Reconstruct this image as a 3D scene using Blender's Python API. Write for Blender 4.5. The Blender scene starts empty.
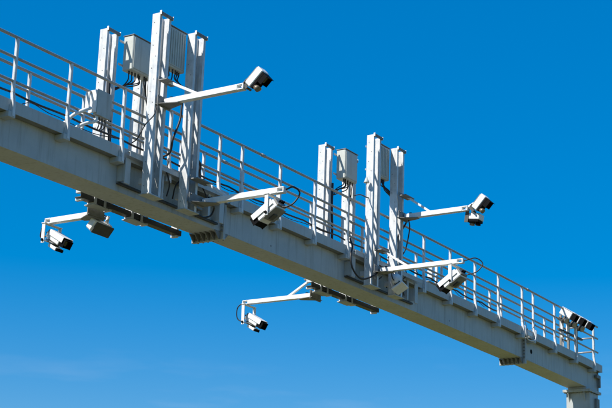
import bpy, bmesh, math, random
from mathutils import Vector, Matrix
random.seed(4)
S = bpy.context.scene
COL = S.collection
V = Vector

# ------------------------------------------------------------------ camera
cd = bpy.data.cameras.new('camera')
cam_ob = bpy.data.objects.new('camera', cd); COL.objects.link(cam_ob)
r_ = V((0.53826, -0.84212, 0.03318)); u_ = V((-0.25379, -0.12442, 0.95923)); f_ = V((0.80366, 0.52474, 0.28069))
m = Matrix((r_, u_, -f_)).transposed().to_4x4(); m.translation = V((0, -15.093, -6.672))
cam_ob.matrix_world = m
cd.sensor_width = 36; cd.lens = 36 * 1519.35 / 612
cd.clip_start = 0.1; cd.clip_end = 20000
cd.dof.use_dof = True; cd.dof.focus_distance = 27.0; cd.dof.aperture_fstop = 3.2
S.camera = cam_ob

# ------------------------------------------------------------------ world + sun
SUN = V((-0.93, 0.38, 1.0)).normalized()
EL = math.asin(SUN.z); ROT = math.atan2(SUN.x, SUN.y)
w = bpy.data.worlds.new('World'); S.world = w; w.use_nodes = True
nt = w.node_tree; nt.nodes.clear()
def wn(t, **k):
    n = nt.nodes.new(t)
    for a, b in k.items(): setattr(n, a, b)
    return n
sky = wn('ShaderNodeTexSky', sky_type='NISHITA', sun_disc=False)
sky.sun_elevation = EL; sky.sun_rotation = ROT % (2 * math.pi)
sky.air_density = 1.0; sky.dust_density = 0.0; sky.ozone_density = 6.0; sky.altitude = 200
hs = wn('ShaderNodeHueSaturation'); hs.inputs['Saturation'].default_value = 2.2; hs.inputs['Value'].default_value = 1.9
hs.inputs['Hue'].default_value = 0.509
bg = wn('ShaderNodeBackground'); bg.inputs['Strength'].default_value = 0.12
wo = wn('ShaderNodeOutputWorld')
gm = wn('ShaderNodeGamma'); gm.inputs['Gamma'].default_value = 0.5      # polarising filter: evens out the sky's brightness
nt.links.new(sky.outputs[0], gm.inputs['Color']); nt.links.new(gm.outputs[0], hs.inputs['Color'])
# thin cirrus: noise on a flat cloud layer high above the place
tc = wn('ShaderNodeTexCoord'); sx = wn('ShaderNodeSeparateXYZ'); nt.links.new(tc.outputs['Generated'], sx.inputs[0])
zc_ = wn('ShaderNodeMath', operation='MAXIMUM'); zc_.inputs[1].default_value = 0.03; nt.links.new(sx.outputs['Z'], zc_.inputs[0])
dx = wn('ShaderNodeMath', operation='DIVIDE'); dy = wn('ShaderNodeMath', operation='DIVIDE')
for d, o in ((dx, 'X'), (dy, 'Y')):
    nt.links.new(sx.outputs[o], d.inputs[0]); nt.links.new(zc_.outputs[0], d.inputs[1])
cx = wn('ShaderNodeCombineXYZ'); nt.links.new(dx.outputs[0], cx.inputs[0]); nt.links.new(dy.outputs[0], cx.inputs[1])
no = wn('ShaderNodeTexNoise'); no.inputs['Scale'].default_value = 1.3; no.inputs['Detail'].default_value = 6; no.inputs['Roughness'].default_value = 0.55
nt.links.new(cx.outputs[0], no.inputs['Vector'])
rp = wn('ShaderNodeMapRange'); rp.inputs['From Min'].default_value = 0.52; rp.inputs['From Max'].default_value = 0.78
rp.inputs['To Max'].default_value = 0.35
nt.links.new(no.outputs['Fac'], rp.inputs['Value'])
mx = wn('ShaderNodeMix', data_type='RGBA'); mx.inputs['B'].default_value = (5.0, 5.4, 6.0, 1)
hz = wn('ShaderNodeMapRange'); hz.inputs['From Min'].default_value = 0.04; hz.inputs['From Max'].default_value = 0.2; hz.inputs['To Min'].default_value = 1; hz.inputs['To Max'].default_value = 0
nt.links.new(sx.outputs['Z'], hz.inputs['Value'])
hm = wn('ShaderNodeMath', operation='MULTIPLY'); nt.links.new(rp.outputs[0], hm.inputs[0]); nt.links.new(hz.outputs[0], hm.inputs[1])
nt.links.new(hm.outputs[0], mx.inputs['Factor']); nt.links.new(hs.outputs[0], mx.inputs['A'])
nt.links.new(mx.outputs['Result'], bg.inputs[0]); nt.links.new(bg.outputs[0], wo.inputs[0])

sl = bpy.data.lights.new('sun', 'SUN'); sl.energy = 5.0; sl.angle = math.radians(0.53); sl.color = (1, 0.95, 0.87)
so = bpy.data.objects.new('sun', sl); COL.objects.link(so); so.location = (0, 0, 40)
so.rotation_euler = SUN.to_track_quat('Z', 'Y').to_euler()
vs = S.view_settings; vs.view_transform = 'Standard'; vs.look = 'None'; vs.gamma = 1; vs.use_curve_mapping = False
vs.exposure = 0.4

# ------------------------------------------------------------------ materials
def mat(name, col, rough=0.5, metal=0.0, var=0.12, scale=6.0, bump=0.0, bscale=60.0, streak=0.0, spec=0.5):
    m = bpy.data.materials.new(name); m.use_nodes = True
    n = m.node_tree.nodes; l = m.node_tree.links
    b = n['Principled BSDF']; b.inputs['Roughness'].default_value = rough; b.inputs['Metallic'].default_value = metal
    b.inputs['Specular IOR Level'].default_value = spec
    g = n.new('ShaderNodeNewGeometry')
    t = n.new('ShaderNodeTexNoise'); t.inputs['Scale'].default_value = scale; t.inputs['Detail'].default_value = 7; t.inputs['Roughness'].default_value = 0.65
    l.new(g.outputs['Position'], t.inputs['Vector'])
    c = n.new('ShaderNodeValToRGB')
    c.color_ramp.elements[0].position = 0.3; c.color_ramp.elements[1].position = 0.72
    c.color_ramp.elements[0].color = tuple(x * (1 - var) for x in col) + (1,)
    c.color_ramp.elements[1].color = tuple(min(1, x * (1 + var)) for x in col) + (1,)
    l.new(t.outputs['Fac'], c.inputs[0]); out = c.outputs[0]
    if streak:
        mp = n.new('ShaderNodeMapping'); mp.inputs['Scale'].default_value = (9, 9, 0.7)
        l.new(g.outputs['Position'], mp.inputs['Vector'])
        t2 = n.new('ShaderNodeTexNoise'); t2.inputs['Scale'].default_value = 1.6; t2.inputs['Detail'].default_value = 5
        l.new(mp.outputs[0], t2.inputs['Vector'])
        r2 = n.new('ShaderNodeMapRange'); r2.inputs['From Min'].default_value = 0.52; r2.inputs['From Max'].default_value = 0.75; r2.inputs['To Max'].default_value = streak
        l.new(t2.outputs['Fac'], r2.inputs['Value'])
        mx = n.new('ShaderNodeMix'); mx.data_type = 'RGBA'; mx.inputs['B'].default_value = tuple(x * y for x, y in zip(col, (0.5, 0.46, 0.4))) + (1,)
        l.new(r2.outputs[0], mx.inputs['Factor']); l.new(out, mx.inputs['A']); out = mx.outputs['Result']
    l.new(out, b.inputs['Base Color'])
    rr = n.new('ShaderNodeMapRange'); rr.inputs['To Min'].default_value = rough - 0.1; rr.inputs['To Max'].default_value = rough + 0.12
    l.new(t.outputs['Fac'], rr.inputs['Value']); l.new(rr.outputs[0], b.inputs['Roughness'])
    if bump:
        t3 = n.new('ShaderNodeTexNoise'); t3.inputs['Scale'].default_value = bscale; t3.inputs['Detail'].default_value = 4
        l.new(g.outputs['Position'], t3.inputs['Vector'])
        bp = n.new('ShaderNodeBump'); bp.inputs['Strength'].default_value = bump; bp.inputs['Distance'].default_value = 0.01
        l.new(t3.outputs['Fac'], bp.inputs['Height']); l.new(bp.outputs[0], b.inputs['Normal'])
    return m
M = dict(
    girder=mat('girder_paint', (0.42, 0.445, 0.44), 0.55, var=0.12, scale=1.8, streak=0.55, bump=0.08, bscale=6),
    deck=mat('deck_steel', (0.22, 0.22, 0.2), 0.6, var=0.15, streak=0.3),
    toe=mat('toe_board_paint', (0.42, 0.445, 0.44), 0.55, var=0.08, scale=3, streak=0.3),
    zinc=mat('galvanised_rail_shaded', (0.34, 0.33, 0.31), 0.45, 0.3, var=0.18, scale=9, bump=0.05),  # dark because the rails' shaded underside is put into the colour
    zincpost=mat('galvanised_post_lit', (0.58, 0.585, 0.585), 0.42, 0.1, var=0.15, scale=9, bump=0.05),  # lighter copy of the rail zinc, with the posts' sunlit faces painted in
    zincp=mat('galvanised_upright', (0.62, 0.63, 0.635), 0.42, 0.06, var=0.18, scale=7, streak=0.4, bump=0.06, bscale=25),
    zincd=mat('weathered_shaded_zinc', (0.20, 0.20, 0.19), 0.6, 0.1, var=0.25, scale=8, streak=0.3),  # dark tone also stands for shade on gusset ribs and cap angles
    white=mat('white_powder_coat', (0.74, 0.74, 0.73), 0.4, var=0.08, scale=7, streak=0.3),
    cabinet=mat('cabinet_grey', (0.50, 0.52, 0.48), 0.5, var=0.09, scale=5, streak=0.4),
    dark=mat('black_plastic', (0.005, 0.005, 0.006), 0.6, var=0.3, spec=0.06),
    cable=mat('cable_rubber', (0.012, 0.012, 0.014), 0.5, var=0.3),
    darkmetal=mat('dark_metal', (0.07, 0.068, 0.06), 0.5, 0.3, var=0.25),
    lens=mat('lens_glass', (0.01, 0.011, 0.014), 0.12, 0.0, var=0.1, spec=0.8),
    led=mat('illuminator_face', (0.42, 0.38, 0.33), 0.3, var=0.15, scale=40),
    bronze=mat('lens_barrel', (0.20, 0.165, 0.12), 0.45, 0.4, var=0.2),
    bolt=mat('bolt_steel', (0.22, 0.22, 0.215), 0.5, 0.5, var=0.3),
    asphalt=mat('asphalt', (0.088, 0.080, 0.052), 0.85, var=0.3, scale=3, bump=0.4, bscale=80),
    paint=mat('road_paint', (0.72, 0.72, 0.69), 0.6, var=0.12, scale=8),
)
# grass: dry summer meadow
def grass_mat():
    m = bpy.data.materials.new('meadow'); m.use_nodes = True
    n = m.node_tree.nodes; l = m.node_tree.links; b = n['Principled BSDF']
    b.inputs['Roughness'].default_value = 0.9; b.inputs['Specular IOR Level'].default_value = 0.1
    g = n.new('ShaderNodeNewGeometry')
    t = n.new('ShaderNodeTexNoise'); t.inputs['Scale'].default_value = 0.09; t.inputs['Detail'].default_value = 10; t.inputs['Roughness'].default_value = 0.7
    l.new(g.outputs['Position'], t.inputs['Vector'])
    c = n.new('ShaderNodeValToRGB'); e = c.color_ramp.elements
    e[0].position = 0.32; e[0].color = (0.10, 0.108, 0.024, 1); e[1].position = 0.7; e[1].color = (0.20, 0.172, 0.05, 1)
    l.new(t.outputs['Fac'], c.inputs[0]); l.new(c.outputs[0], b.inputs['Base Color'])
    t3 = n.new('ShaderNodeTexNoise'); t3.inputs['Scale'].default_value = 14; t3.inputs['Detail'].default_value = 6
    l.new(g.outputs['Position'], t3.inputs['Vector'])
    bp = n.new('ShaderNodeBump'); bp.inputs['Strength'].default_value = 0.8; bp.inputs['Distance'].default_value = 0.08
    l.new(t3.outputs['Fac'], bp.inputs['Height']); l.new(bp.outputs[0], b.inputs['Normal'])
    return m
M['grass'] = grass_mat()

# ------------------------------------------------------------------ mesh helpers (world coordinates)
X_, Y_, Z_ = V((1, 0, 0)), V((0, 1, 0)), V((0, 0, 1))
def camber(x): return 0.1975 * (1 - ((x - 24.0) / 15.0) ** 2)
def NB(): return bmesh.new()
def obox(bm, o, ex, ey, ez, a, b, c, bev=0.0):
    """box spanned in the frame (o; ex,ey,ez) between the limits a, b, c"""
    o = V(o); vs = []
    for k in (0, 1):
        for j in (0, 1):
            for i in (0, 1):
                vs.append(bm.verts.new(o + ex * a[i] + ey * b[j] + ez * c[k]))
    fs = [(0, 2, 3, 1), (4, 5, 7, 6), (0, 1, 5, 4), (2, 6, 7, 3), (0, 4, 6, 2), (1, 3, 7, 5)]
    F = [bm.faces.new([vs[i] for i in f]) for f in fs]
    if bev > 0:
        E = list({e for f in F for e in f.edges})
        bmesh.ops.bevel(bm, geom=E, offset=bev, segments=1, affect='EDGES', clamp_overlap=True)
    return bm
def box(bm, x0, x1, y0, y1, z0, z1, bev=0.0):
    return obox(bm, (0, 0, 0), X_, Y_, Z_, (x0, x1), (y0, y1), (z0, z1), bev)
def ring(bm, c, a, b, r, n):
    return [bm.verts.new(c + (a * math.cos(2 * math.pi * i / n) + b * math.sin(2 * math.pi * i / n)) * r) for i in range(n)]
def perp(d):
    d = d.normalized(); a = d.cross(Z_ if abs(d.z) < 0.9 else X_).normalized(); return a, d.cross(a).normalized()
def tube(bm, pts, r, n=8, cap=True):
    pts = [V(q) for q in pts]; R = []
    a = None
    for i, q in enumerate(pts):
        d = (pts[min(i + 1, len(pts) - 1)] - pts[max(i - 1, 0)]).normalized()
        if a is None: a, b = perp(d)
        else:
            a = (a - d * a.dot(d)).normalized(); b = d.cross(a)
        R.append(ring(bm, q, a, b, r[i] if isinstance(r, (list, tuple)) else r, n))
    for p0, p1 in zip(R[:-1], R[1:]):
        for i in range(n):
            f = bm.faces.new((p0[i], p0[(i + 1) % n], p1[(i + 1) % n], p1[i])); f.smooth = True
    if cap:
        bm.faces.new(R[0][::-1]); bm.faces.new(R[-1])
    return bm
def cyl(bm, p0, p1, r0, r1=None, n=14):
    return tube(bm, [p0, p1], [r0, r0 if r1 is None else r1], n)
def spline(pts, k=6):
    P = [V(q) for q in pts]; P = [P[0] * 2 - P[1]] + P + [P[-1] * 2 - P[-2]]; out = []
    for i in range(1, len(P) - 2):
        for s in range(k):
            t = s / k; a, b, c, d = P[i - 1:i + 3]
            out.append(0.5 * (2 * b + (c - a) * t + (2 * a - 5 * b + 4 * c - d) * t * t + (3 * b - a - 3 * c + d) * t ** 3))
    out.append(P[-2]); return out
def poly_x(bm, prof, x0, x1):
    """prism: profile [(y,z)] extruded along X"""
    A = [bm.verts.new((x0, y, z)) for y, z in prof]; B = [bm.verts.new((x1, y, z)) for y, z in prof]
    n = len(prof); bm.faces.new(A[::-1]); bm.faces.new(B)
    for i in range(n): bm.faces.new((A[i], A[(i + 1) % n], B[(i + 1) % n], B[i]))
def poly_y(bm, prof, y0, y1):
    A = [bm.verts.new((x, y0, z)) for x, z in prof]; B = [bm.verts.new((x, y1, z)) for x, z in prof]
    n = len(prof); bm.faces.new(A); bm.faces.new(B[::-1])
    for i in range(n): bm.faces.new((A[i], B[i], B[(i + 1) % n], A[(i + 1) % n]))
def beam(bm, xs, y0, y1, z0, z1):
    """long bar following the camber of the gantry"""
    R = []
    for x in xs:
        c = camber(x); R.append([bm.verts.new((x, y, z + c)) for y, z in ((y0, z0), (y1, z0), (y1, z1), (y0, z1))])
    for a, b in zip(R[:-1], R[1:]):
        for i in range(4): bm.faces.new((a[i], b[i], b[(i + 1) % 4], a[(i + 1) % 4]))
    bm.faces.new(R[0]); bm.faces.new(R[-1][::-1])
def xs(a, b, step=1.0):
    n = max(2, int((b - a) / step) + 1); return [a + (b - a) * i / (n - 1) for i in range(n)]

# ------------------------------------------------------------------ object helpers
def thing(name, label, cat, loc, group=None):
    o = bpy.data.objects.new(name, None); COL.objects.link(o); o.location = loc; o.empty_display_size = 0.2
    o['label'] = label; o['category'] = cat
    if group: o['group'] = group
    return o
def origin(o):
    q = V((0, 0, 0))
    while o is not None: q += V(o.location); o = o.parent
    return q
def part(name, bm, m, parent=None, at=None, stuff=False):
    """one mesh object; vertices are given in world coordinates, its origin goes to 'at'"""
    bmesh.ops.recalc_face_normals(bm, faces=bm.faces)
    base = origin(parent)
    if at is None:
        c = V((0, 0, 0))
        for v in bm.verts: c += v.co
        at = c / max(1, len(bm.verts))
    at = V(at)
    bmesh.ops.translate(bm, verts=bm.verts, vec=-at)
    me = bpy.data.meshes.new(name); bm.to_mesh(me); bm.free(); me.materials.append(M[m])
    o = bpy.data.objects.new(name, me); COL.objects.link(o); o.parent = parent; o.location = at - base
    if stuff: o['kind'] = 'stuff'
    return o
def dup(o, parent, at):
    """copy of a part (mesh shared) moved so that its origin lies at the world position 'at'"""
    c = o.copy(); COL.objects.link(c); c.parent = parent; c.location = V(at) - origin(parent); return c
def tag(o, label, cat, group=None):
    o['label'] = label; o['category'] = cat
    if group: o['group'] = group
    return o
def struct(o): o['kind'] = 'structure'; return o

# ================================================================== THE SETTING
GZ, RZ = -8.3, -7.35
def ground_z(x):
    if 11.6 <= x <= 36.4: return RZ
    d = 11.6 - x if x < 11.6 else x - 36.4
    if d < 1.5: return RZ - 0.03 * d
    t = min(1, (d - 1.5) / 3.0); t = t * t * (3 - 2 * t)
    return (RZ - 0.045) * (1 - t) + GZ * t
bm = NB()
GX = [-9000, -3000, -1000, -300, -100, -40, -20, -10, 0, 4, 6] + [6.5 + .5 * i for i in range(11)] + [12, 18, 24, 30, 36] + [36.4 + .5 * i for i in range(12)] + [44, 50, 60, 80, 150, 400, 1200, 4000, 9000]
GY = [-9000, -3000, -1000, -300, -100, -50, -25, -10, 0, 10, 25, 50, 100, 300, 1000, 3000, 9000]
rows = [[bm.verts.new((x, y, ground_z(x))) for x in GX] for y in GY]
for a, b in zip(rows[:-1], rows[1:]):
    for i in range(len(GX) - 1): bm.faces.new((a[i], a[i + 1], b[i + 1], b[i])).smooth = True
struct(part('ground', bm, 'grass', None, (0, 0, 0)))
def sheet(name, x0, x1, ys, z, m, par=None):
    bm = NB()
    for a, b in zip(ys[:-1], ys[1:]):
        bm.faces.new([bm.verts.new(q) for q in ((x0, a, z), (x1, a, z), (x1, b, z), (x0, b, z))])
    bmesh.ops.remove_doubles(bm, verts=bm.verts, dist=1e-4)
    return part(name, bm, m, par)
LY = [-3000, -300, -60, 0, 60, 300, 3000]
road = struct(sheet('road', 13.0, 26.2, LY, RZ + 0.004, 'asphalt'))
for x in (13.5, 25.6):
    sheet('edge_line', x, x + 0.15, LY, RZ + 0.008, 'paint', road)
line0 = None
for lane in (17.3, 21.4):
    for k in range(-5, 6):
        y = k * 18.0
        if line0 is None: line0 = sheet('lane_line', lane, lane + 0.15, [y, y + 6], RZ + 0.008, 'paint', road)
        else: dup(line0, road, (lane + 0.075, y + 3, RZ + 0.008))

# ================================================================== THE GANTRY
XN, XF, S1, S2 = 10.6, 37.4, 20.46, 32.80
D = 0.533; YF, YR = -0.141, 0.709          # girder depth, railing planes
ZT, ZM, ZL = 1.659, 1.342, 0.975           # rails above girder bottom
gantry = thing('gantry', 'long grey steel box girder gantry with walkway railings on end columns', 'gantry', (24, 0.27, RZ))
segs = [(XN, S1 - 0.03), (S1 + 0.03, S2 - 0.03), (S2 + 0.03, XF)]
seg_ob = []
for a, b in segs:
    bm = NB(); beam(bm, xs(a, b), 0, D, 0, 0.50)
    bmesh.ops.bevel(bm, geom=[e for e in bm.edges if abs((e.verts[0].co - e.verts[1].co).normalized().x) > 0.9], offset=0.012, segments=2, affect='EDGES')
    seg_ob.append(part('girder_segment', bm, 'girder', gantry))
    bm = NB(); beam(bm, xs(a, b), -0.136, 0.669, 0.502, 0.532); part('walkway_deck', bm, 'deck', gantry)
    for y0, y1 in ((-0.150, -0.138), (0.671, 0.683)):
        bm = NB(); beam(bm, xs(a, b), y0, y1, 0.495, 0.685); part('toe_board', bm, 'toe', gantry)
# splices: two flange plates with gusset ribs under the girder and bolts
bolt_mesh = None
def bolt(parent, p, d=V((-1, 0, 0)), r=0.022):
    global bolt_mesh
    if bolt_mesh is None or bolt_mesh.get('d') != tuple(d):
        pass
    bm = NB(); p = V(p); tube(bm, [p, p + d * 0.022], r, 6); return part('bolt', bm, 'bolt', parent, p)
def bolt_set(parent, pts, d, r=0.02):
    b0 = bolt(parent, pts[0], d, r)
    for q in pts[1:]: dup(b0, parent, q)
for sx_, sl_, sr_ in ((S1, 0, 1), (S2, 1, 2)):
    c = camber(sx_)
    for side, so_ in ((-1, seg_ob[sl_]), (1, seg_ob[sr_])):
        x0, x1 = (sx_ - 0.030, sx_ - 0.002) if side < 0 else (sx_ + 0.002, sx_ + 0.030)
        bm = NB(); box(bm, x0, x1, -0.075, D + 0.075, c - 0.135, c + 0.49, 0.004)
        fl = part('splice_flange', bm, 'girder', so_)
        if side < 0:
            pts = [(x0, -0.042, c + z) for z in (0.02, 0.10, 0.18, 0.26, 0.34, 0.42)] + [(x0, 0.03 + 0.118 * i, c - 0.09) for i in range(5)]
            bolt_set(so_, pts, V((-1, 0, 0)))
        # triangular gusset ribs below the girder
        g0 = None
        for i in range(6):
            y = -0.01 + 0.108 * i
            if g0 is None:
                bm = NB()
                xa, xb = (x0 - 0.17, x0) if side < 0 else (x1, x1 + 0.17)
                prof = [(xb, c - 0.001), (xb, c - 0.13), (xb - 0.05, c - 0.13), (xa, c - 0.001)] if side < 0 else [(xa, c - 0.001), (xb, c - 0.001), (xa + 0.05, c - 0.13), (xa, c - 0.13)]
                poly_y(bm, prof, y, y + 0.016); g0 = part('gusset_rib', bm, 'zincd', so_); gy = g0.location.y  # ribs in darker zinc: shade below the girder put into the colour
            else:
                q = g0.copy(); COL.objects.link(q); q.location.y = gy + 0.108 * i
# lifting hole plug and end fittings on the last segment
bm = NB(); cz = camber(33.26); tube(bm, [(33.26, 0.004, cz + 0.25), (33.26, -0.006, cz + 0.25)], 0.055, 16); part('hole_plug', bm, 'dark', seg_ob[2])
for hx in (13.4, 22.0, 29.0):
    cz = camber(hx); bm = NB(); tube(bm, [(hx, 0.004, cz + 0.12), (hx, -0.004, cz + 0.12)], 0.018, 12); part('hole_plug', bm, 'bolt', gantry)
ce = camber(XF)
bm = NB(); box(bm, XF + 0.001, XF + 0.03, -0.03, D + 0.03, ce - 0.03, ce + 0.56, 0.005); part('end_plate', bm, 'girder', seg_ob[2])
bm = NB(); box(bm, XF + 0.03, XF + 0.20, 0.05, 0.08, ce + 0.42, ce + 0.5, 0.004); tube(bm, spline([(XF + 0.16 + 0.05 * math.cos(t * .785), 0.065, ce + 0.47 + 0.07 * math.sin(t * .785)) for t in range(9)], 2), 0.014, 6); part('lifting_lug', bm, 'zincd', seg_ob[2])
bm = NB(); box(bm, XF - 0.22, XF + 0.03, -0.09, -0.031, ce + 0.33, ce + 0.42, 0.004); box(bm, XF - 0.03, XF + 0.03, -0.088, -0.033, ce + 0.10, ce + 0.328, 0.004); part('end_bracket', bm, 'zincd', seg_ob[2])

# railing posts, with foot brackets, on both sides
PX = [11.45, 12.65, 13.83, 15.02, 16.21, 17.50, 18.72, 20.12, 20.79, 22.01, 23.20, 24.40, 25.60, 26.40, 27.54, 28.75, 29.96, 31.16, 32.46, 33.09, 34.35, 35.66, 36.85]
rails_f = None; posts = {}
def rail_set(y):
    """three tubular rails as parts, each in three lengths"""
    out = []
    for z, r in ((ZT, 0.024), (ZM, 0.022), (ZL, 0.022)):
        bm = NB(); tube(bm, [(x, y, z + camber(x)) for x in xs(XN + 0.6, 37.14, 0.8)], r, 10)
        o = part('handrail' if z == ZT else 'knee_rail', bm, 'zinc', gantry); out.append(o)
        b0 = None
    return out
RF = rail_set(YF); RR = rail_set(YR)
def sleeve(rail, x, y, z, r):
    bm = NB(); tube(bm, [(x - 0.06, y, z + camber(x - 0.06)), (x + 0.06, y, z + camber(x + 0.06))], r, 10); part('rail_sleeve', bm, 'zinc', rail)
for x in (21.43, 26.0, 32.78, 14.4): sleeve(RF[0], x, YF, ZT, 0.031); sleeve(RR[0], x, YR, ZT, 0.031)
p0 = {}
for side, y, rail, sg in (('f', YF, RF[0], -1), ('r', YR, RR[0], 1)):
    for i, x in enumerate(PX):
        c = camber(x)
        if side not in p0:
            bm = NB()
            yo0, yo1 = (y - 0.030, y + 0.030)
            # hollow-looking square post standing in front of the toe board, slightly swept out at its foot
            yb = y + sg * 0.030
            obox(bm, (x, 0, c), X_, Y_, Z_, (-0.025, 0.025), (y - 0.025, y + 0.025), (0.80, ZT - 0.012), 0.006)
            A = [bm.verts.new((x + dx_, y + dy_, c + 0.80)) for dx_, dy_ in ((-.025, -.025), (.025, -.025), (.025, .025), (-.025, .025))]
            B = [bm.verts.new((x + dx_, yb + dy_, c + 0.62)) for dx_, dy_ in ((-.025, -.025), (.025, -.025), (.025, .025), (-.025, .025))]
            C = [bm.verts.new((x + dx_, yb + dy_, c + 0.43)) for dx_, dy_ in ((-.025, -.025), (.025, -.025), (.025, .025), (-.025, .025))]
            for P, Q in ((A, B), (B, C)):
                for k in range(4): bm.faces.new((P[k], P[(k + 1) % 4], Q[(k + 1) % 4], Q[k]))
            bm.faces.new(C); bm.faces.new(A[::-1])
            p0[side] = part('rail_post', bm, 'zincpost', gantry, (x, y, c))
            bm = NB()
            ya, yb2 = (-0.214, -0.001) if sg < 0 else (D + 0.001, 0.782)
            box(bm, x - 0.095, x + 0.05, *((-0.188, -0.001) if sg < 0 else (D + 0.001, 0.748)), c + 0.408, c + 0.4945, 0.004)
            box(bm, x - 0.06, x + 0.05, *((-0.162, -0.151) if sg < 0 else (0.684, 0.698)), c + 0.496, c + 0.60, 0.002)
            p0[side + 'b'] = part('foot_bracket', bm, 'toe', p0[side], (x, y, c))
        else:
            q = dup(p0[side], gantry, (x, y, c)); b = p0[side + 'b'].copy(); COL.objects.link(b); b.parent = q; b.location = p0[side + 'b'].location
# railing across the far and near ends
for x in (36.98, 11.33):
    for z in (ZT, ZM, ZL):
        bm = NB(); c = camber(x); tube(bm, [(x, YF, z + c), (x, YR, z + c)], 0.022, 10); part('end_rail', bm, 'zinc', gantry)
# wire mesh infill along the rear railing
bm = NB()
for z in (0.73, 0.79, 0.85, 0.91):
    tube(bm, [(x, YR - 0.03, z + camber(x)) for x in xs(XN + 0.8, 36.9, 1.0)], 0.0035, 4)
x = XN + 0.8
while x < 36.9:
    c = camber(x); tube(bm, [(x, YR - 0.035, 0.69 + c), (x, YR - 0.035, 0.96 + c)], 0.003, 4); x += 0.12
part('wire_mesh', bm, 'zinc', gantry, stuff=True)
# columns
for cx0, cx1 in ((36.65, 37.20), (10.80, 11.35)):
    c = camber((cx0 + cx1) / 2) - 0.012 * (1 if cx0 > 20 else -1)
    zb = ground_z((cx0 + cx1) / 2)
    bm = NB(); obox(bm, (0, 0, 0), X_, Y_, Z_, (cx0, cx1), (-0.10, 0.56), (zb + 0.02, c - 0.115), 0.015)
    colm = part('column', bm, 'girder', gantry)
    bm = NB(); box(bm, cx0 - 0.03, cx1 + 0.02, -0.02, 0.50, c - 0.047, c + 0.02, 0.004); part('neck', bm, 'girder', colm)
    for z in (c - 0.08, c - 0.114):
        bm = NB(); box(bm, cx0 - 0.11, cx1 + 0.10, -0.15, 0.61, z, z + 0.0325, 0.004); part('flange_plate', bm, 'girder', colm)
    bolt_set(colm, [(cx0 - 0.06, -0.10 + 0.165 * i, c - 0.1145) for i in range(5)] + [(cx0 + 0.1 + 0.17 * i, -0.13, c - 0.1145) for i in range(3)], V((0, 0, -1)), 0.024)
    for yy in (0.02, 0.46):
        bm = NB(); poly_y(bm, [(cx0 - 0.001, c - 0.1145), (cx0 - 0.09, c - 0.1145), (cx0 - 0.09, c - 0.15), (cx0 - 0.001, c - 0.36)], yy, yy + 0.02); part('gusset_plate', bm, 'girder', colm)
    bm = NB(); box(bm, cx0 - 0.2, cx1 + 0.2, -0.3, 0.76, zb - 0.4, zb + 0.0195, 0.01); part('footing', bm, 'asphalt', colm)
    bm = NB(); box(bm, cx0 + 0.30, cx0 + 0.50, -0.16, -0.1005, c - 0.55, c - 0.25, 0.006); part('dark_box', bm, 'zincd', colm)

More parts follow.
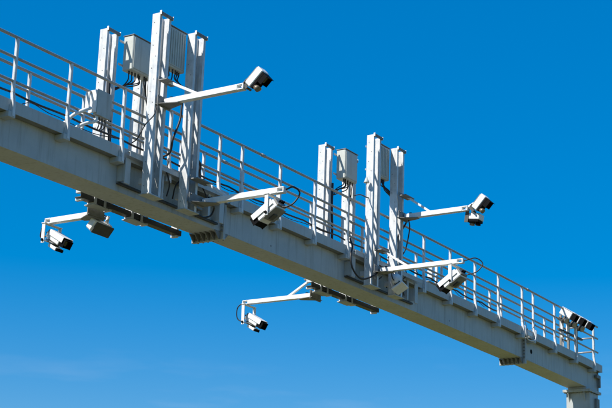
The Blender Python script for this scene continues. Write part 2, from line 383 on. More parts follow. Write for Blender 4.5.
# ================================================================== EQUIPMENT RACKS
POSTW = 0.162
def channel(bm, x0, x1, y0, y1, z0, z1, open_plus):
    """steel channel, web on one X side, two flanges"""
    t = 0.011
    if open_plus:
        box(bm, x0, x0 + t, y0, y1, z0, z1, 0.002); xa, xb = x0 + t + 0.0005, x1
    else:
        box(bm, x1 - t, x1, y0, y1, z0, z1, 0.002); xa, xb = x0, x1 - t - 0.0005
    box(bm, xa, xb, y0, y0 + t, z0, z1, 0.002); box(bm, xa, xb, y1 - t, y1, z0, z1, 0.002)
def rack(x0, front, label):
    y0 = -0.42 if front else 0.783; y1 = y0 + POSTW
    c = camber(x0 + 0.5); zf = c - 0.03; zt = c + 3.08
    R = thing('equipment_rack', label, 'rack', (x0 + 0.6, (y0 + y1) / 2, zf), 'steel equipment racks bolted to the girder')
    inner0, inner1 = (y1 + 0.001, -0.02) if front else (D + 0.02, y0 - 0.001)
    for k, xp in enumerate((x0, x0 + 0.96)):
        a0, a1, b0, b1 = xp, xp + 0.055, xp + 0.24, xp + 0.298
        bm = NB(); channel(bm, a0, a1, y0, y1, zf + 0.014, zt, True); up = part('upright', bm, 'zincp', R)
        # bolt heads up the flat face
        bm = NB()
        for j in range(15):
            z = zf + 0.15 + j * 0.2
            for yy in ((y0 + 0.05,) if j % 2 else (y1 - 0.05,)):
                tube(bm, [(a0 + 0.001, yy, z), (a0 - 0.006, yy, z)], 0.008, 6)
        part('bolt_row', bm, 'bolt', up, stuff=True)
        bm = NB(); channel(bm, b0, b1, y0, y1, zf + 0.014, zt + 0.012, False); part('upright', bm, 'zincp', R)
        for cxk, top_ in ((a1 + 0.045, 2.2 - 0.3 * k), (a1 + 0.095, 1.75 + 0.2 * k)):
            rk = random.Random(int(xp * 100) + int(cxk * 1000)); zz_ = c + 0.15; pts = []
            while zz_ < c + top_: pts.append((cxk + rk.uniform(-.012, .012), y1 - 0.06 + rk.uniform(-.02, .02), zz_)); zz_ += 0.22
            bm = NB(); tube(bm, spline(pts, 3), 0.015, 6); part('shade_gap_cable', bm, 'cable', R)  # cable added to draw the dark gap between the two channels
        # cap angle along the front of the pair, standing slightly proud of the tops
        bm = NB(); box(bm, a0 - 0.006, b1 + 0.005, y0 - 0.034, y0 - 0.001, zt - 0.04, zt + 0.012, 0.003); part('cap_angle', bm, 'zincd', R)  # dark zinc paints in the shade on the bar
        for xa, ya, yb3 in ((a0 - 0.012, y0 - 0.036, y0 + 0.004), (b1 + 0.006, y0 - 0.036, y0 + 0.002)):
            bm = NB(); box(bm, xa, xa + 0.005, ya, yb3, zt - 0.045, zt + 0.028, 0.001); part('cap_tab', bm, 'white', R)  # white tabs paint in the sunlit bar ends
        # batten plates tying the two channels
        for z in (0.75, 1.55, 2.35):
            bm = NB(); box(bm, a1 - 0.03, b0 + 0.03, y1 + 0.001, y1 + 0.010, c + z, c + z + 0.10, 0.002); part('batten_plate', bm, 'zincp', R)
        bm = NB(); box(bm, a0 - 0.04, b1 + 0.05, y0 - 0.025, y1 + 0.02, zf - 0.006, zf + 0.013, 0.003); part('base_plate', bm, 'girder', R)
        bm = NB(); ys_ = (y1 + 0.021, 0.12) if front else (D - 0.12, y0 - 0.021)
        box(bm, a0 + 0.02, b1 - 0.02, *ys_, zf + 0.0, zf + 0.014, 0.002) if False else box(bm, a0 + 0.10, b1 - 0.10, *((y1 + 0.002, -0.103) if front else (D + 0.01, y0 - 0.002)), c + 0.20, c + 0.30, 0.003); part('stand_off', bm, 'zincp', R)
    # mounting frame between the posts and the girder
    xe0, xe1 = x0 - 0.32, x0 + 2.36
    cs = camber(x0 + 1)
    ya, yb = min(inner0, inner1), max(inner0, inner1)
    yl = (-0.06, -0.003) if front else (0.80, 0.93)
    bm = NB(); box(bm, xe0, xe1, *yl, c + (0.10 if front else 0.02), c + (0.118 if front else 0.038), 0.002)
    yl = (-0.06, -0.05) if front else (0.80, 0.812)
    box(bm, xe0, xe1, *yl, c + (0.1185 if front else 0.0385), c + (0.135 if front else 0.11), 0.002); part('lower_channel', bm, 'darkmetal', R)
    bm = NB(); yu = (y1 + 0.001, y1 + 0.075) if front else (y0 - 0.075, y0 - 0.001)
    box(bm, xe0, xe1, *yu, c + 0.60, c + 0.612, 0.002)
    box(bm, xe0, xe1, *((yu[0], yu[0] + 0.01) if front else (yu[1] - 0.01, yu[1])), c + 0.53, c + 0.5995, 0.002); part('upper_channel', bm, 'toe', R)
    wall0 = None
    for xw, ww in ((xe0, 0.13), (x0 + 0.45, 0.09), (x0 + 0.62, 0.05), (x0 + 1.45, 0.10), (x0 + 1.9, 0.06), (xe1 - 0.13, 0.13)):
        bm = NB(); yv = (-0.235, -0.152) if front else (0.685, 0.768)
        if front: box(bm, xw, xw + ww, -0.175, -0.152, c + 0.10, c + 0.52, 0.003)
        else: box(bm, xw, xw + ww, 0.685, 0.768, c + 0.12, c + 0.52, 0.003)
        box(bm, xw + 0.001, xw + 0.013, *((-0.1515, -0.002) if front else (D + 0.002, 0.6845)), c + 0.14, c + 0.41, 0.002)
        part('hanger_plate', bm, 'girder', R)
    if front:  # dark boxes and cables added to stand for shadowed gaps in the mount
        for xb_, wb_, zb_, mm in ((x0 + 0.52, 0.22, 0.22, 'darkmetal'), (x0 + 1.55, 0.26, 0.20, 'zincd')):
            bm = NB(); box(bm, xb_, xb_ + wb_, -0.13, -0.003, c + zb_, c + zb_ + 0.2, 0.008); part('dark_box', bm, mm, R)
        for j in range(5):
            rk = random.Random(j + int(x0 * 10)); xa_ = x0 + 0.40 + 0.33 * j
            bm = NB(); tube(bm, spline([(xa_, -0.20, c + 0.75), (xa_ + rk.uniform(-.1, .1), -0.22, c + 0.58), (xa_ + rk.uniform(-.15, .15), -0.20, c + 0.38), (xa_ + rk.uniform(-.3, .3), -0.14, c + 0.18)], 5), 0.012, 6); part('shade_fill_cable', bm, 'cable', R)
    if not front:
        for xb_ in (xe0 + 0.03, x0 + 0.42, x0 + 1.38, xe1 - 0.12):
            bm = NB(); box(bm, xb_, xb_ + 0.06, 0.815, 0.95, c - 0.02, c + 0.019, 0.004); part('clamp_block', bm, 'zincp', R)
            bm = NB(); box(bm, xb_, xb_ + 0.06, 0.815, 0.945, c + 0.112, c + 0.21, 0.004); part('clamp_block', bm, 'zincp', R)
    return R, c, zt, zf
G1, G2 = 17.92, 24.88
racks = {}
racks['1f'] = rack(G1, True, 'front pair of double steel posts on the near left of the gantry')
racks['1r'] = rack(G1 + 0.10, False, 'rear pair of double steel posts behind the near left rack')
racks['2f'] = rack(G2, True, 'front pair of double steel posts at the middle of the gantry')
racks['2r'] = rack(G2 + 0.08, False, 'rear pair of double steel posts behind the middle rack')

# ================================================================== CABINETS
def cabinet(x0, x1, y0, y1, z0, z1, label, seed, behind):
    rnd = random.Random(seed)
    T = thing('equipment_cabinet', label, 'cabinet', ((x0 + x1) / 2, (y0 + y1) / 2, z0), 'electrical cabinets hung between the rack posts')
    bm = NB(); box(bm, x0, x1, y0, y1, z0, z1, 0.012); body = part('body', bm, 'cabinet', T)
    bm = NB(); box(bm, x0 - 0.012, x1 + 0.012, y0 - 0.014, y1 + 0.008, z1 + 0.001, z1 + 0.016, 0.003); part('rain_lid', bm, 'zincd', T)
    bm = NB(); box(bm, x0 + 0.025, x1 - 0.025, y0 - 0.012, y0 - 0.001, z0 + 0.03, z1 - 0.03, 0.004); dr = part('door', bm, 'cabinet', T)
    if y0 < 0:
        for i in range(8):
            xr = x0 + 0.05 + (x1 - x0 - 0.112) * i / 7
            bm = NB(); box(bm, xr, xr + 0.012, y0 - 0.026, y0 - 0.0125, z0 + 0.05, z1 - 0.05, 0.002); part('cooling_rib', bm, 'cabinet', dr)
    g0 = None
    for i in range(8):
        gx = x0 + 0.06 + (x1 - x0 - 0.12) * i / 7; gy = y0 + 0.07 + rnd.uniform(-.02, .04)
        bm = NB(); cyl(bm, (gx, gy, z0), (gx, gy, z0 - 0.05), 0.016, n=8); gl = part('cable_gland', bm, 'darkmetal', T)
        L = rnd.uniform(.12, .22)
        tgt = V((x1 + 0.16 if i > 4 else x0 - 0.10, behind, z0 - rnd.uniform(.25, .42)))
        pts = spline([(gx, gy, z0 - 0.05), (gx + rnd.uniform(-.02, .02), gy, z0 - 0.05 - L * .6), ((gx + tgt.x) / 2, (gy + tgt.y) / 2, z0 - 0.08 - L), tgt], 5)
        bm = NB(); tube(bm, pts, 0.011, 6); part('tail_cable', bm, 'cable', gl)
    bm = NB()
    for z in (z0 + 0.08, z1 - 0.12): box(bm, x0 - 0.10, x1 + 0.14, y1 + 0.001, y1 + 0.012, z, z + 0.04, 0.002)
    part('mounting_rail', bm, 'zincp', T)
    return T
cb = camber(18.5)
cabinet(18.32, 18.868, -0.245, -0.06, cb + 2.36, cb + 3.07, 'slim grey cabinet between the front posts of the near left rack', 1, -0.30)
cabinet(18.45, 19.06, 0.56, 0.775, cb + 2.45, cb + 3.07, 'large pale cabinet with cables beneath, in the near left rear rack', 2, 0.82)
cb = camber(25.4)
cabinet(25.285, 25.828, -0.245, -0.06, cb + 2.38, cb + 3.07, 'slim grey cabinet between the front posts of the middle rack', 3, -0.30)
cabinet(25.40, 25.89, 0.56, 0.775, cb + 2.45, cb + 3.07, 'pale cabinet with lit side in the middle rear rack', 4, 0.82)

# ================================================================== CAMERA ARMS
def camera_arm(x, y_root, y_tip, z, label, brace=None, half=0.05, plate_x=None, tilt=0.0):
    """square tube arm along Y with slotted tip, root plate and optional diagonal brace (z of its root, y where it meets the arm)"""
    sgn = -1 if y_tip < y_root else 1
    T = thing('camera_boom', label, 'boom', (x, y_root, z), 'camera booms cantilevered from the racks')
    d = V((0, y_tip - y_root, tilt)); L = d.length; d.normalize(); up = X_.cross(d).normalized() * (1 if d.y > 0 else -1)
    o = V((x, y_root, z))
    if up.z < 0: up = -up
    bm = NB(); obox(bm, o, X_, d, up, (-half, half), (0.04, L - 0.12), (-half, half), 0.008)
    # open slotted end: two cheeks
    for s in (-1, 1):
        obox(bm, o, X_, d, up, (-half, half), (L - 0.1195, L), ((0.028, half) if s > 0 else (-half, -0.028)), 0.004)
    obox(bm, o, X_, d, up, (-half, half), (L - 0.02, L + 0.002), (-0.0275, 0.0275), 0.003)
    part('tube', bm, 'white', T)
    bm = NB(); px0, px1 = plate_x or (x - 0.20, x + 0.20)
    yy = y_root
    # horizontal root plate (gusset) tapering towards the arm
    zz = z - half - 0.013
    A = [(px0, yy - sgn * 0.03), (px1, yy - sgn * 0.03), (x + half + 0.01, yy + sgn * 0.34), (x - half - 0.01, yy + sgn * 0.34)]
    lo = [bm.verts.new((a, b, zz)) for a, b in A]; hi = [bm.verts.new((a, b, zz + 0.012)) for a, b in A]
    bm.faces.new(lo); bm.faces.new(hi[::-1])
    for i in range(4): bm.faces.new((lo[i], lo[(i + 1) % 4], hi[(i + 1) % 4], hi[i]))
    part('root_plate', bm, 'zincd', T)
    bm = NB(); box(bm, px0, px1, min(yy, yy + sgn * 0.016) + sgn * 0.001, max(yy, yy + sgn * 0.016) + sgn * 0.001, z - 0.09, z + 0.09, 0.003); bp = part('back_plate', bm, 'zincd', T)
    bolt_set(bp, [(px0 + 0.04, yy + sgn * 0.017, z + 0.065), (px1 - 0.04, yy + sgn * 0.017, z + 0.065)], V((0, sgn, 0)), 0.014)
    if brace:
        bz, by = brace
        a = V((x, yy + sgn * 0.10, bz)); b = V((x, by, z + half * 0.6)); dd = (b - a); LL = dd.length; dd.normalize(); uu = dd.cross(X_).normalized()
        bm = NB(); obox(bm, a, X_, dd, uu, (-0.022, 0.022), (0, LL), (-0.022, 0.022), 0.004); part('brace', bm, 'white', T)
        bm = NB(); box(bm, px0, px1, min(yy, yy + sgn * 0.17), max(yy, yy + sgn * 0.17), bz - 0.012, bz + 0.012, 0.003)
        box(bm, px0, px1, min(yy, yy + sgn * 0.014), max(yy, yy + sgn * 0.014), bz + 0.0125, bz + 0.07, 0.002); part('brace_plate', bm, 'zincd', T)
    bm = NB(); tube(bm, [(x, y_root + sgn * 0.16, z + half), (x, y_root + sgn * 0.16, z + half + 0.025)], 0.03, 10); part('cable_grommet', bm, 'dark', T)
    return T
camera_arm(18.10, -0.455, -2.06, 1.72, 'upper white camera boom with brace on the near left front rack', brace=(2.06, -1.16), plate_x=(17.93, 18.27))
camera_arm(19.26, -0.455, -2.11, 0.345, 'lower white camera boom in front of the near left rack', brace=(0.66, -0.98), plate_x=(18.90, 19.32))
camera_arm(26.08, -0.455, -1.93, 1.845, 'upper white camera boom with brace on the middle front rack', brace=(2.25, -1.08), plate_x=(25.86, 26.22))
camera_arm(25.13, -0.455, -2.31, 0.505, 'lower white camera boom with brace on the middle front rack', brace=(0.88, -1.10), plate_x=(24.92, 25.25), half=0.045)
camera_arm(18.36, 0.985, 2.12, 0.10, 'rear camera boom below the left end of the gantry girder', plate_x=(18.10, 18.52), half=0.05)
camera_arm(25.02, 0.985, 2.70, 0.125, 'rear white camera boom with brace below the middle of the girder', brace=(0.44, 1.60), plate_x=(24.90, 25.30), half=0.045)

# ================================================================== CAMERAS
def boxy_camera(x, yb, zb, pitch, label, tip):
    """wide flat enforcement camera: side face H tall, looking towards -Y and down; (yb,zb) = lower rear corner"""
    p = math.radians(pitch); v = V((0, -math.cos(p), -math.sin(p))); u = V((0, -math.sin(p), math.cos(p)))
    o = V((x, yb, zb)); T = thing('traffic_camera', label, 'camera', o, 'box shaped cameras on the arms')
    W = 0.19
    bm = NB(); obox(bm, o, X_, v, u, (0, W), (0, 0.135), (0, 0.33), 0.012); body = part('housing', bm, 'white', T)
    bm = NB()
    for i in range(6): obox(bm, o, X_, v, u, (0.02 + i * .028, 0.026 + i * .028), (-0.022, -0.0005), (0.03, 0.30), 0)
    part('cooling_fins', bm, 'zincd', body)
    bm = NB(); obox(bm, o, X_, v, u, (0.012, W - 0.012), (0.1355, 0.185), (0.012, 0.318), 0.004); part('front_panel', bm, 'dark', T)
    # lens hood: four walls
    bm = NB(); a0, a1, c0, c1 = 0.015, W - 0.015, 0.155, 0.317
    obox(bm, o, X_, v, u, (a0, a0 + .006), (0.1855, 0.27), (c0, c1), 0); obox(bm, o, X_, v, u, (a1 - .006, a1), (0.1855, 0.27), (c0, c1), 0)
    obox(bm, o, X_, v, u, (a0 + .0062, a1 - .0062), (0.1855, 0.31), (c1 - .007, c1), 0); obox(bm, o, X_, v, u, (a0 + .0062, a1 - .0062), (0.1855, 0.25), (c0, c0 + .006), 0)
    part('lens_hood', bm, 'dark', T)
    q = o + X_ * (W / 2) + u * 0.235
    bm = NB(); cyl(bm, q + v * 0.1855, q + v * 0.225, 0.05, n=18); ln = part('lens', bm, 'lens', T)
    q = o + X_ * (W * 0.32) + u * 0.065
    bm = NB(); cyl(bm, q + v * 0.1855, q + v * 0.26, 0.046, 0.05, 18); part('illuminator', bm, 'bronze', T)
    q = o + X_ * (W * 0.74) + u * 0.065
    bm = NB(); cyl(bm, q + v * 0.1855, q + v * 0.22, 0.036, n=16); part('illuminator', bm, 'led', T)
    bm = NB(); a = V((x + W / 2, tip[0], tip[1])); b = o + X_ * (W / 2) + u * 0.10 - v * 0.02
    d = b - a; LL = d.length; d.normalize(); n_ = d.cross(X_).normalized()
    obox(bm, a, X_, d, n_, (-0.045, 0.045), (-0.03, LL + 0.03), (-0.02, 0.02), 0.004); part('link_arm', bm, 'white', T)
    # swivel bracket under the rear
    bm = NB(); obox(bm, o, X_, v, u, (0.04, 0.15), (-0.05, 0.10), (-0.012, -0.0005), 0.002); obox(bm, o, X_, v, u, (0.05, 0.058), (-0.06, 0.06), (-0.07, 0.05), 0.002)
    tube(bm, [o + X_ * .03 + v * 0.07 - u * 0.05, o + X_ * .16 + v * 0.07 - u * 0.05], 0.02, 10); part('swivel_bracket', bm, 'darkmetal', T)
    return T
boxy_camera(18.02, -2.105, 1.765, 47, 'white box camera tilted down on the upper arm at the near left', (-2.03, 1.74))
boxy_camera(26.00, -2.03, 1.855, 42, 'white box camera tilted down on the upper arm at the middle', (-1.90, 1.86))

def flash_unit(x, y0, y1, z0, z1, label):
    T = thing('flash_unit', label, 'flash', (x, (y0 + y1) / 2, z1))
    p = math.radians(8); d = V((0, -math.cos(p), -math.sin(p))); u = V((0, -math.sin(p), math.cos(p))); o = V((x, y1, z0)); L = abs(y1 - y0)
    bm = NB(); obox(bm, o, X_, d, u, (0, 0.22), (0, L), (0, z1 - z0), 0.012); part('housing', bm, 'white', T)
    bm = NB(); obox(bm, o, X_, d, u, (0.008, 0.212), (0.01, L - 0.01), (-0.05, -0.0005), 0.004); part('front_frame', bm, 'dark', T)
    for k in (0.09, 0.22):
        q = o + X_ * 0.11 + d * k - u * 0.05
        bm = NB(); cyl(bm, q - u * .0005, q - u * 0.05, 0.05, 0.055, 16); part('lens_barrel', bm, 'bronze' if k < .1 else 'dark', T)
    bm = NB(); obox(bm, o, X_, d, u, (-0.014, -0.0005), (-0.03, 0.05), (-0.07, z1 - z0 + 0.12), 0.002); obox(bm, o, X_, d, u, (0.2205, 0.234), (-0.03, 0.05), (-0.07, z1 - z0 + 0.12), 0.002)
    part('yoke', bm, 'darkmetal', T)
flash_unit(26.12, -2.14, -1.86, 1.645, 1.77, 'dark lensed flash unit hanging under the upper camera at the middle')

def yoke_camera(x, yc, zc, pitch, look, z_arm, label, y_yoke, W=0.26, g=0.165, L=0.40):
    """bullet camera hung in a U shaped yoke; look = -1 towards -Y, +1 towards +Y"""
    T = thing('yoke_camera', label, 'camera', (x, y_yoke, z_arm), 'white cameras hung in U shaped yokes')
    p = math.radians(pitch); v = V((0, look * math.cos(p), -math.sin(p))); u = V((0, look * math.sin(p), math.cos(p)))
    o = V((x, yc, zc)); H = 0.155
    bm = NB(); obox(bm, o, X_, v, u, (-W / 2, W / 2), (-L / 2, L / 2), (-H / 2, H / 2), 0.014); body = part('housing', bm, 'white', T)
    bm = NB(); obox(bm, o, X_, v, u, (-W / 2 - .012, W / 2 + .012), (-L / 2 + 0.03, L / 2 + 0.07), (H / 2 + 0.012, H / 2 + 0.018), 0)
    for s in (-1, 1): obox(bm, o, X_, v, u, (s * (W / 2 + .0155) - .003, s * (W / 2 + .0155) + .003), (-L / 2 + 0.03, L / 2 + 0.07), (-0.0, H / 2 + 0.018), 0)
    part('sun_shield', bm, 'white', T)
    # dark front hood + lens
    e = L / 2
    bm = NB(); obox(bm, o, X_, v, u, (-W / 2 + .004, W / 2 - .004), (e + .0005, e + .03), (-H / 2 + .004, H / 2 - .004), 0.003)
    for s in (-1, 1): obox(bm, o, X_, v, u, (s * (W / 2 - .008) - .004, s * (W / 2 - .008) + .004), (e + .0305, e + .12), (-H / 2 + .006, H / 2 - .006), 0)
    obox(bm, o, X_, v, u, (-W / 2 + .013, W / 2 - .013), (e + .0305, e + .13), (H / 2 - .013, H / 2 - .006), 0)
    obox(bm, o, X_, v, u, (-W / 2 + .013, W / 2 - .013), (e + .0305, e + .10), (-H / 2 + .006, -H / 2 + .013), 0); part('front_hood', bm, 'dark', T)
    bm = NB(); cyl(bm, o + v * (e + .0305), o + v * (e + .06), 0.045, n=18); part('lens', bm, 'lens', T)
    # rear cover with cable connectors
    bm = NB(); obox(bm, o, X_, v, u, (-W / 2 + .01, W / 2 - .01), (-e - .035, -e - .0005), (-H / 2 + .01, H / 2 - .01), 0.006); part('rear_cover', bm, 'zincd', T)
    for k in (-0.05, 0.0, 0.05):
        q = o + X_ * k - v * (e + .036); bm = NB(); cyl(bm, q, q - v * 0.045, 0.016, n=8); part('connector', bm, 'dark', T)
    # base plate below the body
    bm = NB(); obox(bm, o, X_, v, u, (-W / 2 - .02, W / 2 + .02), (-e + .02, e - .10), (-H / 2 - .022, -H / 2 - .008), 0.003); part('base_tray', bm, 'zincd', T)
    bm = NB(); obox(bm, o, X_, v, u, (-0.05, 0.05), (-.06, .06), (-H / 2 - .045, -H / 2 - .0225), 0.003); part('tilt_clamp', bm, 'darkmetal', T)
    if look < 0:
        bm = NB(); obox(bm, o, X_, v, u, (-0.09, 0.09), (-.05, .15), (-H / 2 - .105, -H / 2 - .046), 0.008); part('lamp_body', bm, 'white', T)
        bm = NB(); obox(bm, o, X_, v, u, (-0.085, 0.085), (.1505, .175), (-H / 2 - .10, -H / 2 - .05), 0.003); part('lamp_front', bm, 'dark', T)
    # U yoke from the arm down both sides
    bm = NB(); box(bm, x - g - 0.02, x + g + 0.02, y_yoke - 0.04, y_yoke + 0.04, z_arm - 0.013, z_arm, 0.002)
    zl = zc - 0.10 - (yc - y_yoke) * 0
    for s in (-1, 1): box(bm, x + s * g - 0.008, x + s * g + 0.008, y_yoke - 0.034, y_yoke + 0.034, zl, z_arm - 0.0135, 0.002)
    tube(bm, [(x - g - 0.02, y_yoke, zl + 0.05), (x + g + 0.02, y_yoke, zl + 0.05)], 0.014, 8); part('yoke', bm, 'white', T)
    for s in (-1, 1):
        bm = NB(); tube(bm, [(x + s * (g + 0.009), y_yoke, zl + 0.05), (x + s * (g + 0.025), y_yoke, zl + 0.05)], 0.026, 8); part('pivot_knob', bm, 'dark', T)
    return T
yoke_camera(19.32, -1.80, 0.03, 33, +1, 0.293, 'white yoke camera seen from behind on the lower arm, near left', -1.83)
yoke_camera(25.19, -2.07, 0.17, 34, +1, 0.459, 'white yoke camera seen from behind on the lower arm, middle', -2.075)
yoke_camera(18.43, 1.90, -0.20, 31, -1, 0.049, 'yoke camera with black lens hood at the far left below the girder', 2.05, 0.20, 0.20, 0.32)
yoke_camera(25.11, 2.46, -0.25, 31, -1, 0.079, 'yoke camera with black lens hood below the middle of the girder', 2.62, 0.20, 0.20, 0.32)

# ------------------------------------------------------------------ scanners
def scanner(x, y, z, look, z_top, label, plate, yaw=0.0, k=1.5, pitch=40, roll=0.0, shift=0.0):
    T = thing('laser_scanner', label, 'scanner', (x, y, z_top))
    p = math.radians(pitch); v = V((math.sin(yaw) * math.cos(p), look * math.cos(yaw) * math.cos(p), -math.sin(p))); s = V((math.cos(yaw), -look * math.sin(yaw), 0)).normalized(); u = s.cross(v)
    if u.z < 0: u = -u
    cr, sr = math.cos(roll), math.sin(roll); s, u = s * cr + u * sr, u * cr - s * sr
    o = V((x, y, z))
    bm = NB(); cyl(bm, (x, y, z_top), (x, y, z + 0.10 * k), 0.03, n=12); part('stem', bm, 'zincpost', T)
    bm = NB(); tube(bm, [o + V((0, 0, .11)) * k, o + V((0, 0, .09)) * k, o + V((0, 0, .03)) * k, o - V((0, 0, .03)) * k, o - V((0, 0, .06)) * k], [0.03 * k, 0.072 * k, 0.08 * k, 0.07 * k, 0.04 * k], 18); part('scan_head', bm, 'white', T)
    bm = NB(); obox(bm, o, s, u, v, (-0.15 * k + shift, 0.15 * k + shift), (-0.13 * k, 0.09 * k), (0.085 * k, 0.12 * k), 0.012); part('antenna_plate', bm, plate, T)
    bm = NB(); obox(bm, o, s, u, v, (-0.04 * k, 0.04 * k), (-0.05 * k, 0.05 * k), (0.03 * k, 0.0845 * k), 0.004); part('tilt_joint', bm, 'darkmetal', T)
    bm = NB(); tube(bm, spline([o + V((0, .03, .1)) * k, o + V((-.11, .02, .12)) * k, o + V((-.12, 0, .02)) * k, o + V((-.03, 0, -.02)) * k], 5), 0.011, 6); part('pigtail_cable', bm, 'cable', T)
    return T
T = thing('radar_unit', 'pale radar housing with dark front hanging under the rear left rack', 'radar', (18.6, 1.0, 0.14))
p = math.radians(40); v = V((0, -math.cos(p), -math.sin(p))); u = V((0, -math.sin(p), math.cos(p))); o = V((18.32, 1.16, -0.02))
bm = NB(); obox(bm, o, X_, v, u, (0, 0.44), (0, 0.15), (-0.09, 0.11), 0.02); part('housing', bm, 'white', T)
bm = NB(); obox(bm, o, X_, v, u, (0.015, 0.455), (0.1505, 0.18), (-0.10, 0.10), 0.008); part('front_plate', bm, 'darkmetal', T)
bm = NB(); obox(bm, o, X_, v, u, (0.10, 0.34), (-0.05, -0.0005), (-0.05, 0.07), 0.02); part('rear_cover', bm, 'white', T)
bm = NB(); cyl(bm, (18.66, 1.02, 0.14), (18.66, 1.06, -0.02), 0.03, n=12); part('stem', bm, 'zincpost', T)
for k in range(3):
    bm = NB(); tube(bm, spline([o + X_ * (.12 + .1 * k) - v * .04, o + X_ * (.08 + .1 * k) - v * .10 + u * .10, o + X_ * (.16 + .1 * k) + u * .17, (18.56 + .04 * k, 1.0, 0.13)], 5), 0.011, 6); part('tail_cable', bm, 'cable', T)
scanner(25.70, -0.52, 0.42, -1, 0.72, 'pale scan head with light grey plate before the middle rack', 'white', 0.0, 1.25, 56, -0.2, 0.10)
# twin stub sensor on the rear railing
T = thing('rail_sensor', 'small twin stub sensor on the rear railing right of the middle rack', 'sensor', (29.7, 0.75, 1.4 + camber(29.7)))
c = camber(29.7)
bm = NB(); box(bm, 29.52, 29.62, 0.72, 0.84, c + 1.28, c + 1.62, 0.01); part('housing', bm, 'white', T)
bm = NB(); box(bm, 29.80, 29.85, 0.735, 0.80, c + 1.22, c + 1.72, 0.006); part('stub_post', bm, 'white', T)
bm = NB(); box(bm, 29.40, 29.98, 0.735, 0.95, c + 1.17, c + 1.20, 0.004); part('base_plate', bm, 'zincd', T)
# small cone antenna beside the middle front rack
T = thing('antenna', 'small cone antenna on a thin rod beside the middle front rack', 'antenna', (24.80, -0.33, 1.95))
bm = NB(); cyl(bm, (24.78, -0.33, 1.93), (24.78, -0.33, 2.30), 0.007, n=8); part('rod', bm, 'zinc', T)
bm = NB(); tube(bm, [(24.78, -0.33, 2.24), (24.78, -0.33, 2.25), (24.78, -0.33, 2.36)], [0.055, 0.055, 0.012], 14); part('cone', bm, 'cabinet', T)
bm = NB(); tube(bm, spline([(24.88, -0.33, 1.95), (24.78, -0.33, 1.94), (24.55, -0.33, 1.93), (24.36, -0.30, 1.86)], 4), 0.012, 6); part('clamp', bm, 'darkmetal', T)

# ------------------------------------------------------------------ junction box on the railing
c = camber(16.9)
T = thing('junction_box', 'grey junction box fixed to the front railing left of the racks', 'box', (16.9, -0.2, c + 0.95))
bm = NB(); box(bm, 16.74, 17.06, -0.245, -0.17, c + 0.98, c + 1.38, 0.008); part('body', bm, 'girder', T)
bm = NB(); box(bm, 16.73, 17.07, -0.262, -0.2455, c + 0.97, c + 1.39, 0.004); part('lid', bm, 'girder', T)
bm = NB(); box(bm, 16.70, 16.725, -0.255, -0.10, c + 1.0, c + 1.37, 0.004); box(bm, 16.58, 16.605, -0.22, -0.14, c + 1.02, c + 1.30, 0.004); part('side_flap', bm, 'white', T)
bm = NB(); tube(bm, spline([(16.66, -0.19, c + 1.06), (16.52, -0.19, c + 0.98), (16.36, -0.12, c + 0.86), (16.28, 0.0, c + 0.70)], 5), 0.028, 10); tube(bm, spline([(16.80, -0.2, c + 0.97), (16.78, -0.2, c + 0.88), (16.62, -0.12, c + 0.80), (16.45, 0.0, c + 0.66)], 5), 0.026, 10); part('conduit', bm, 'white', T)
bm = NB()
for k in range(3): tube(bm, spline([(16.86 + .07 * k, -0.2, c + 0.97), (16.87 + .07 * k, -0.2, c + 0.86), (16.95 + .05 * k, -0.1, c + 0.82)], 4), 0.010, 6)
part('tail_cable', bm, 'cable', T)
# white conduit plates standing behind the front railing
for x, w_ in ((15.55, 0.10), (16.95, 0.05)):
    c = camber(x); T = thing('cable_box', 'small white cable box on the deck near the left picture edge' if x < 16 else 'small white cable box on the deck behind the junction box', 'box', (x, 0.5, c + 0.54))
    bm = NB(); box(bm, x, x + 0.16, 0.45, 0.58, c + 0.533, c + 0.80 + w_, 0.006); part('body', bm, 'white', T)
    bm = NB(); box(bm, x - 0.01, x + 0.17, 0.44, 0.59, c + 0.801 + w_, c + 0.815 + w_, 0.002); part('lid', bm, 'white', T)

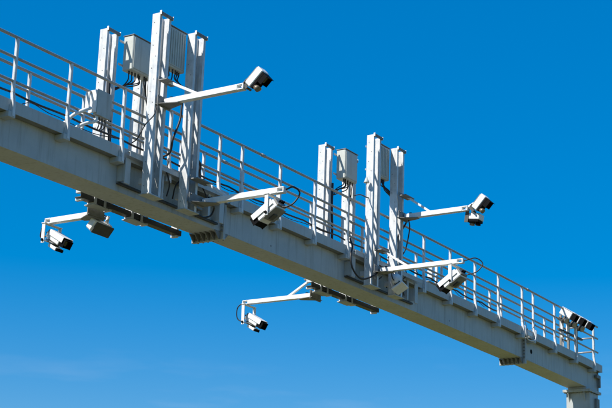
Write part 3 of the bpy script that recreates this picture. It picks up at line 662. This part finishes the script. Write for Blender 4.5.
# ------------------------------------------------------------------ camera cluster at the far end
cE = camber(35.4)
T = thing('camera_mount', 'dark mounting frame behind the camera cluster at the far railing end', 'mount', (35.4, -0.1, cE + 0.6))
bm = NB()
for x in (35.02, 35.48, 36.0): box(bm, x, x + 0.06, -0.04, 0.02, cE + 0.54, cE + 1.55, 0.004)
part('mount_post', bm, 'zincd', T)
bm = NB(); box(bm, 34.75, 36.25, -0.10, -0.041, cE + 1.37, cE + 1.43, 0.004); box(bm, 34.75, 36.25, -0.10, -0.041, cE + 1.10, cE + 1.15, 0.004); part('cross_bar', bm, 'darkmetal', T)
for x in (34.95, 35.30):
    bm = NB(); box(bm, x, x + 0.07, -0.10, -0.041, cE + 0.95, cE + 1.36, 0.003); part('plate', bm, 'white', T)
for k, lab in enumerate(('leftmost', 'middle', 'rightmost')):
    x = 34.88 + 0.51 * k; c = camber(x)
    p = math.radians(33); v = V((0, -math.cos(p), -math.sin(p))); u = V((0, -math.sin(p), math.cos(p))); o = V((x + 0.11, -0.075, c + 1.63))
    T = thing('hooded_camera', lab + ' of three white hooded cameras at the far railing end', 'camera', (x, -0.07, c + 1.45), 'row of cameras at the far end')
    L, H, W = 0.34, 0.185, 0.21
    bm = NB(); obox(bm, o, X_, v, u, (-W / 2, W / 2), (0, L), (-H / 2, H / 2), 0.016); part('housing', bm, 'white', T)
    bm = NB(); obox(bm, o, X_, v, u, (-W / 2 - .01, W / 2 + .01), (0.0, L + .05), (H / 2 + .008, H / 2 + .014), 0); part('sun_shield', bm, 'white', T)
    bm = NB(); obox(bm, o, X_, v, u, (-W / 2 + .004, W / 2 - .004), (L + .0005, L + .03), (-H / 2 + .004, H / 2 - .004), 0.003)
    for s in (-1, 1): obox(bm, o, X_, v, u, (s * (W / 2 - .008) - .004, s * (W / 2 - .008) + .004), (L + .0305, L + .12), (-H / 2 + .004, H / 2 - .004), 0)
    obox(bm, o, X_, v, u, (-W / 2 + .013, W / 2 - .013), (L + .0305, L + .13), (H / 2 - .012, H / 2 - .004), 0); obox(bm, o, X_, v, u, (-W / 2 + .013, W / 2 - .013), (L + .0305, L + .10), (-H / 2 + .004, -H / 2 + .012), 0)
    part('lens_hood', bm, 'dark', T)
    bm = NB(); cyl(bm, o + v * (L + .0305), o + v * (L + .06), 0.055, n=16); part('lens', bm, 'lens', T)
    bm = NB(); box(bm, o.x - .03, o.x + .03, -0.17, -0.101, c + 1.36, c + 1.47, 0.003); part('bracket', bm, 'darkmetal', T)
    # round illuminator below
    T = thing('infrared_lamp', lab + ' of three round lamps below the far end cameras', 'lamp', (x, -0.12, c + 1.38), 'row of lamps at the far end')
    q = V((x + 0.02, -0.19, c + 1.37)); v2 = V((-0.25, -0.85, -0.46)).normalized()
    bm = NB(); tube(bm, [q - v2 * .06, q - v2 * .03, q + v2 * .05], [0.05, 0.085, 0.09], 18); part('housing', bm, 'darkmetal', T)
    bm = NB(); tube(bm, [q + v2 * .0505, q + v2 * .062, q + v2 * 0.07], [0.084, 0.078, 0.03], 18); part('lamp_face', bm, 'led', T)
    bm = NB(); box(bm, q.x - .02, q.x + .02, -0.16, -0.101, c + 1.30, c + 1.355, 0.003); part('bracket', bm, 'darkmetal', T)

# ------------------------------------------------------------------ latch frame at the railing gap above the second splice
c = camber(32.7)
T = thing('gate_latch', 'silver wire latch frame at the railing gap above the right splice', 'latch', (32.7, -0.2, c + 0.5))
bm = NB()
tube(bm, spline([(32.46, -0.215, c + 0.72), (32.50, -0.225, c + 0.50), (32.62, -0.225, c + 0.40), (32.95, -0.225, c + 0.43), (33.06, -0.22, c + 0.55), (33.09, -0.21, c + 0.72)], 4), 0.014, 8); part('loop', bm, 'zincp', T)
bm = NB(); box(bm, 32.60, 32.84, -0.235, -0.205, c + 0.50, c + 0.60, 0.004); part('latch_plate', bm, 'white', T)
bm = NB(); tube(bm, spline([(32.46, -0.2, c + 0.85), (32.62, -0.21, c + 0.64), (32.80, -0.21, c + 0.66), (33.09, -0.2, c + 0.86)], 5), 0.009, 6); part('chain', bm, 'zinc', T)

# ================================================================== CABLES
def cable(pts, label, r=0.013, k=6, group=None):
    bm = NB(); tube(bm, spline(pts, k), r, 7)
    return tag(part('cable', bm, 'cable', None), label, 'cable', group)
def run(x0, x1, y, z, r, label, sag=0.02):
    pts = []; n = int((x1 - x0) / 0.3)
    for i in range(n + 1):
        x = x0 + (x1 - x0) * i / n; pts.append((x, y, z + camber(x) - sag * abs(math.sin((x - x0) * 2.6))))
    bm = NB(); tube(bm, pts, r, 7); return tag(part('cable', bm, 'cable', None), label, 'cable')
run(XN + 0.8, 19.7, -0.06, 0.845, 0.017, 'black cable along the railing left of the near racks', 0.025)
run(19.3, 25.4, -0.06, 0.84, 0.016, 'black cable along the railing between the two racks', 0.03)
run(25.6, 31.4, -0.04, 0.86, 0.018, 'black cable along the railing right of the middle rack', 0.05)
run(XN + 0.8, 33.0, 0.62, 0.72, 0.012, 'thin black cable low along the rear railing', 0.03)
def loose(x0, x1, y, z, r, label, seed):
    rn = random.Random(seed); pts = []; x = x0
    while x < x1:
        pts.append((x, y + rn.uniform(-.04, .04), z + camber(x) + rn.uniform(-.05, .05))); x += rn.uniform(.25, .5)
    return cable(pts, label, r, 4)
loose(13.0, 17.9, -0.02, 0.78, 0.007, 'thin loose wire wound along the left walkway cable', 1)
loose(19.2, 24.6, -0.02, 0.80, 0.007, 'thin loose wire along the walkway between the racks', 2)
loose(26.5, 31.0, 0.0, 0.82, 0.007, 'thin loose wire along the walkway right of the middle rack', 3)
cable([(18.78, -0.30, 2.0), (18.76, -0.30, 1.70), (18.70, -0.29, 1.50), (18.62, -0.28, 1.30), (18.66, -0.2, 1.08), (18.6, -0.06, 1.0)], 'black cable dropping between the near left front posts', 0.02)
cable([(17.96, -0.435, 1.64), (17.90, -0.435, 1.45), (17.80, -0.36, 1.28), (17.76, -0.25, 1.05), (17.80, -0.1, 1.0)], 'thin black cable crossing the leftmost front post', 0.010)
cable([(19.24, -0.56, 0.30), (19.52, -0.50, 0.36), (19.66, -0.42, 0.36), (19.66, -0.36, 0.24), (19.50, -0.32, 0.17), (19.30, -0.3, 0.20)], 'black cable loop below the near left lower arm', 0.016)
cable([(19.30, -0.26, 1.16), (19.42, -0.26, 1.08), (19.46, -0.22, 0.98), (19.62, -0.12, 0.94)], 'thick black cable curl beside the near left rack foot', 0.026)
cable([(24.42, -0.20, 1.02), (24.40, -0.27, 0.84), (24.30, -0.30, 0.62), (24.36, -0.32, 0.38), (24.62, -0.36, 0.24), (24.92, -0.46, 0.36), (25.10, -0.48, 0.51)], 'black cable loop hanging left of the middle front rack', 0.018)
cable([(26.30, -0.44, 1.86), (26.20, -0.36, 1.62), (26.10, -0.30, 1.42), (26.06, -0.27, 1.12), (26.0, -0.15, 1.0)], 'black cable behind the middle rack below its upper arm', 0.018)
cable([(26.12, -0.55, 1.79), (26.26, -0.50, 1.68), (26.42, -0.38, 1.50), (26.44, -0.30, 1.25), (26.38, -0.2, 1.06)], 'black cable hanging right of the middle rack', 0.014)
cable([(25.66, -0.16, 2.58), (25.68, -0.20, 2.44), (25.78, -0.24, 2.34), (25.93, -0.235, 2.26), (25.98, -0.235, 2.10)], 'short black cable under the middle front cabinet', 0.022)
cable([(18.10, 0.74, 2.35), (18.12, 0.73, 2.0), (18.20, 0.73, 1.5), (18.22, 0.72, 0.8)], 'thick black cable down the near left rear rack', 0.03)
cable([(25.22, 0.74, 2.5), (25.2, 0.73, 2.0), (25.24, 0.73, 1.5), (25.22, 0.72, 0.8)], 'thick black cable down the middle rear rack', 0.025)
cable([(19.28, -2.10, 0.35), (19.34, -2.22, 0.40), (19.40, -2.30, 0.30), (19.36, -2.22, 0.14), (19.30, -2.12, 0.07), (19.30, -2.03, 0.08)], 'black cable looping from the near left lower arm tip to its camera', 0.014)
cable([(25.15, -2.31, 0.51), (25.25, -2.50, 0.57), (25.32, -2.62, 0.46), (25.26, -2.52, 0.30), (25.19, -2.34, 0.24)], 'black cable looping from the middle lower arm tip to its camera', 0.011)
cable([(18.40, 2.12, 0.12), (18.38, 2.22, 0.02), (18.40, 2.26, -0.14), (18.42, 2.12, -0.12), (18.42, 2.07, -0.10)], 'short black cable behind the far left yoke camera', 0.012)
cable([(25.04, 2.70, 0.14), (25.02, 2.84, 0.04), (25.04, 2.86, -0.16), (25.06, 2.76, -0.24), (25.08, 2.64, -0.15)], 'black cable loop behind the yoke camera below the middle', 0.012)
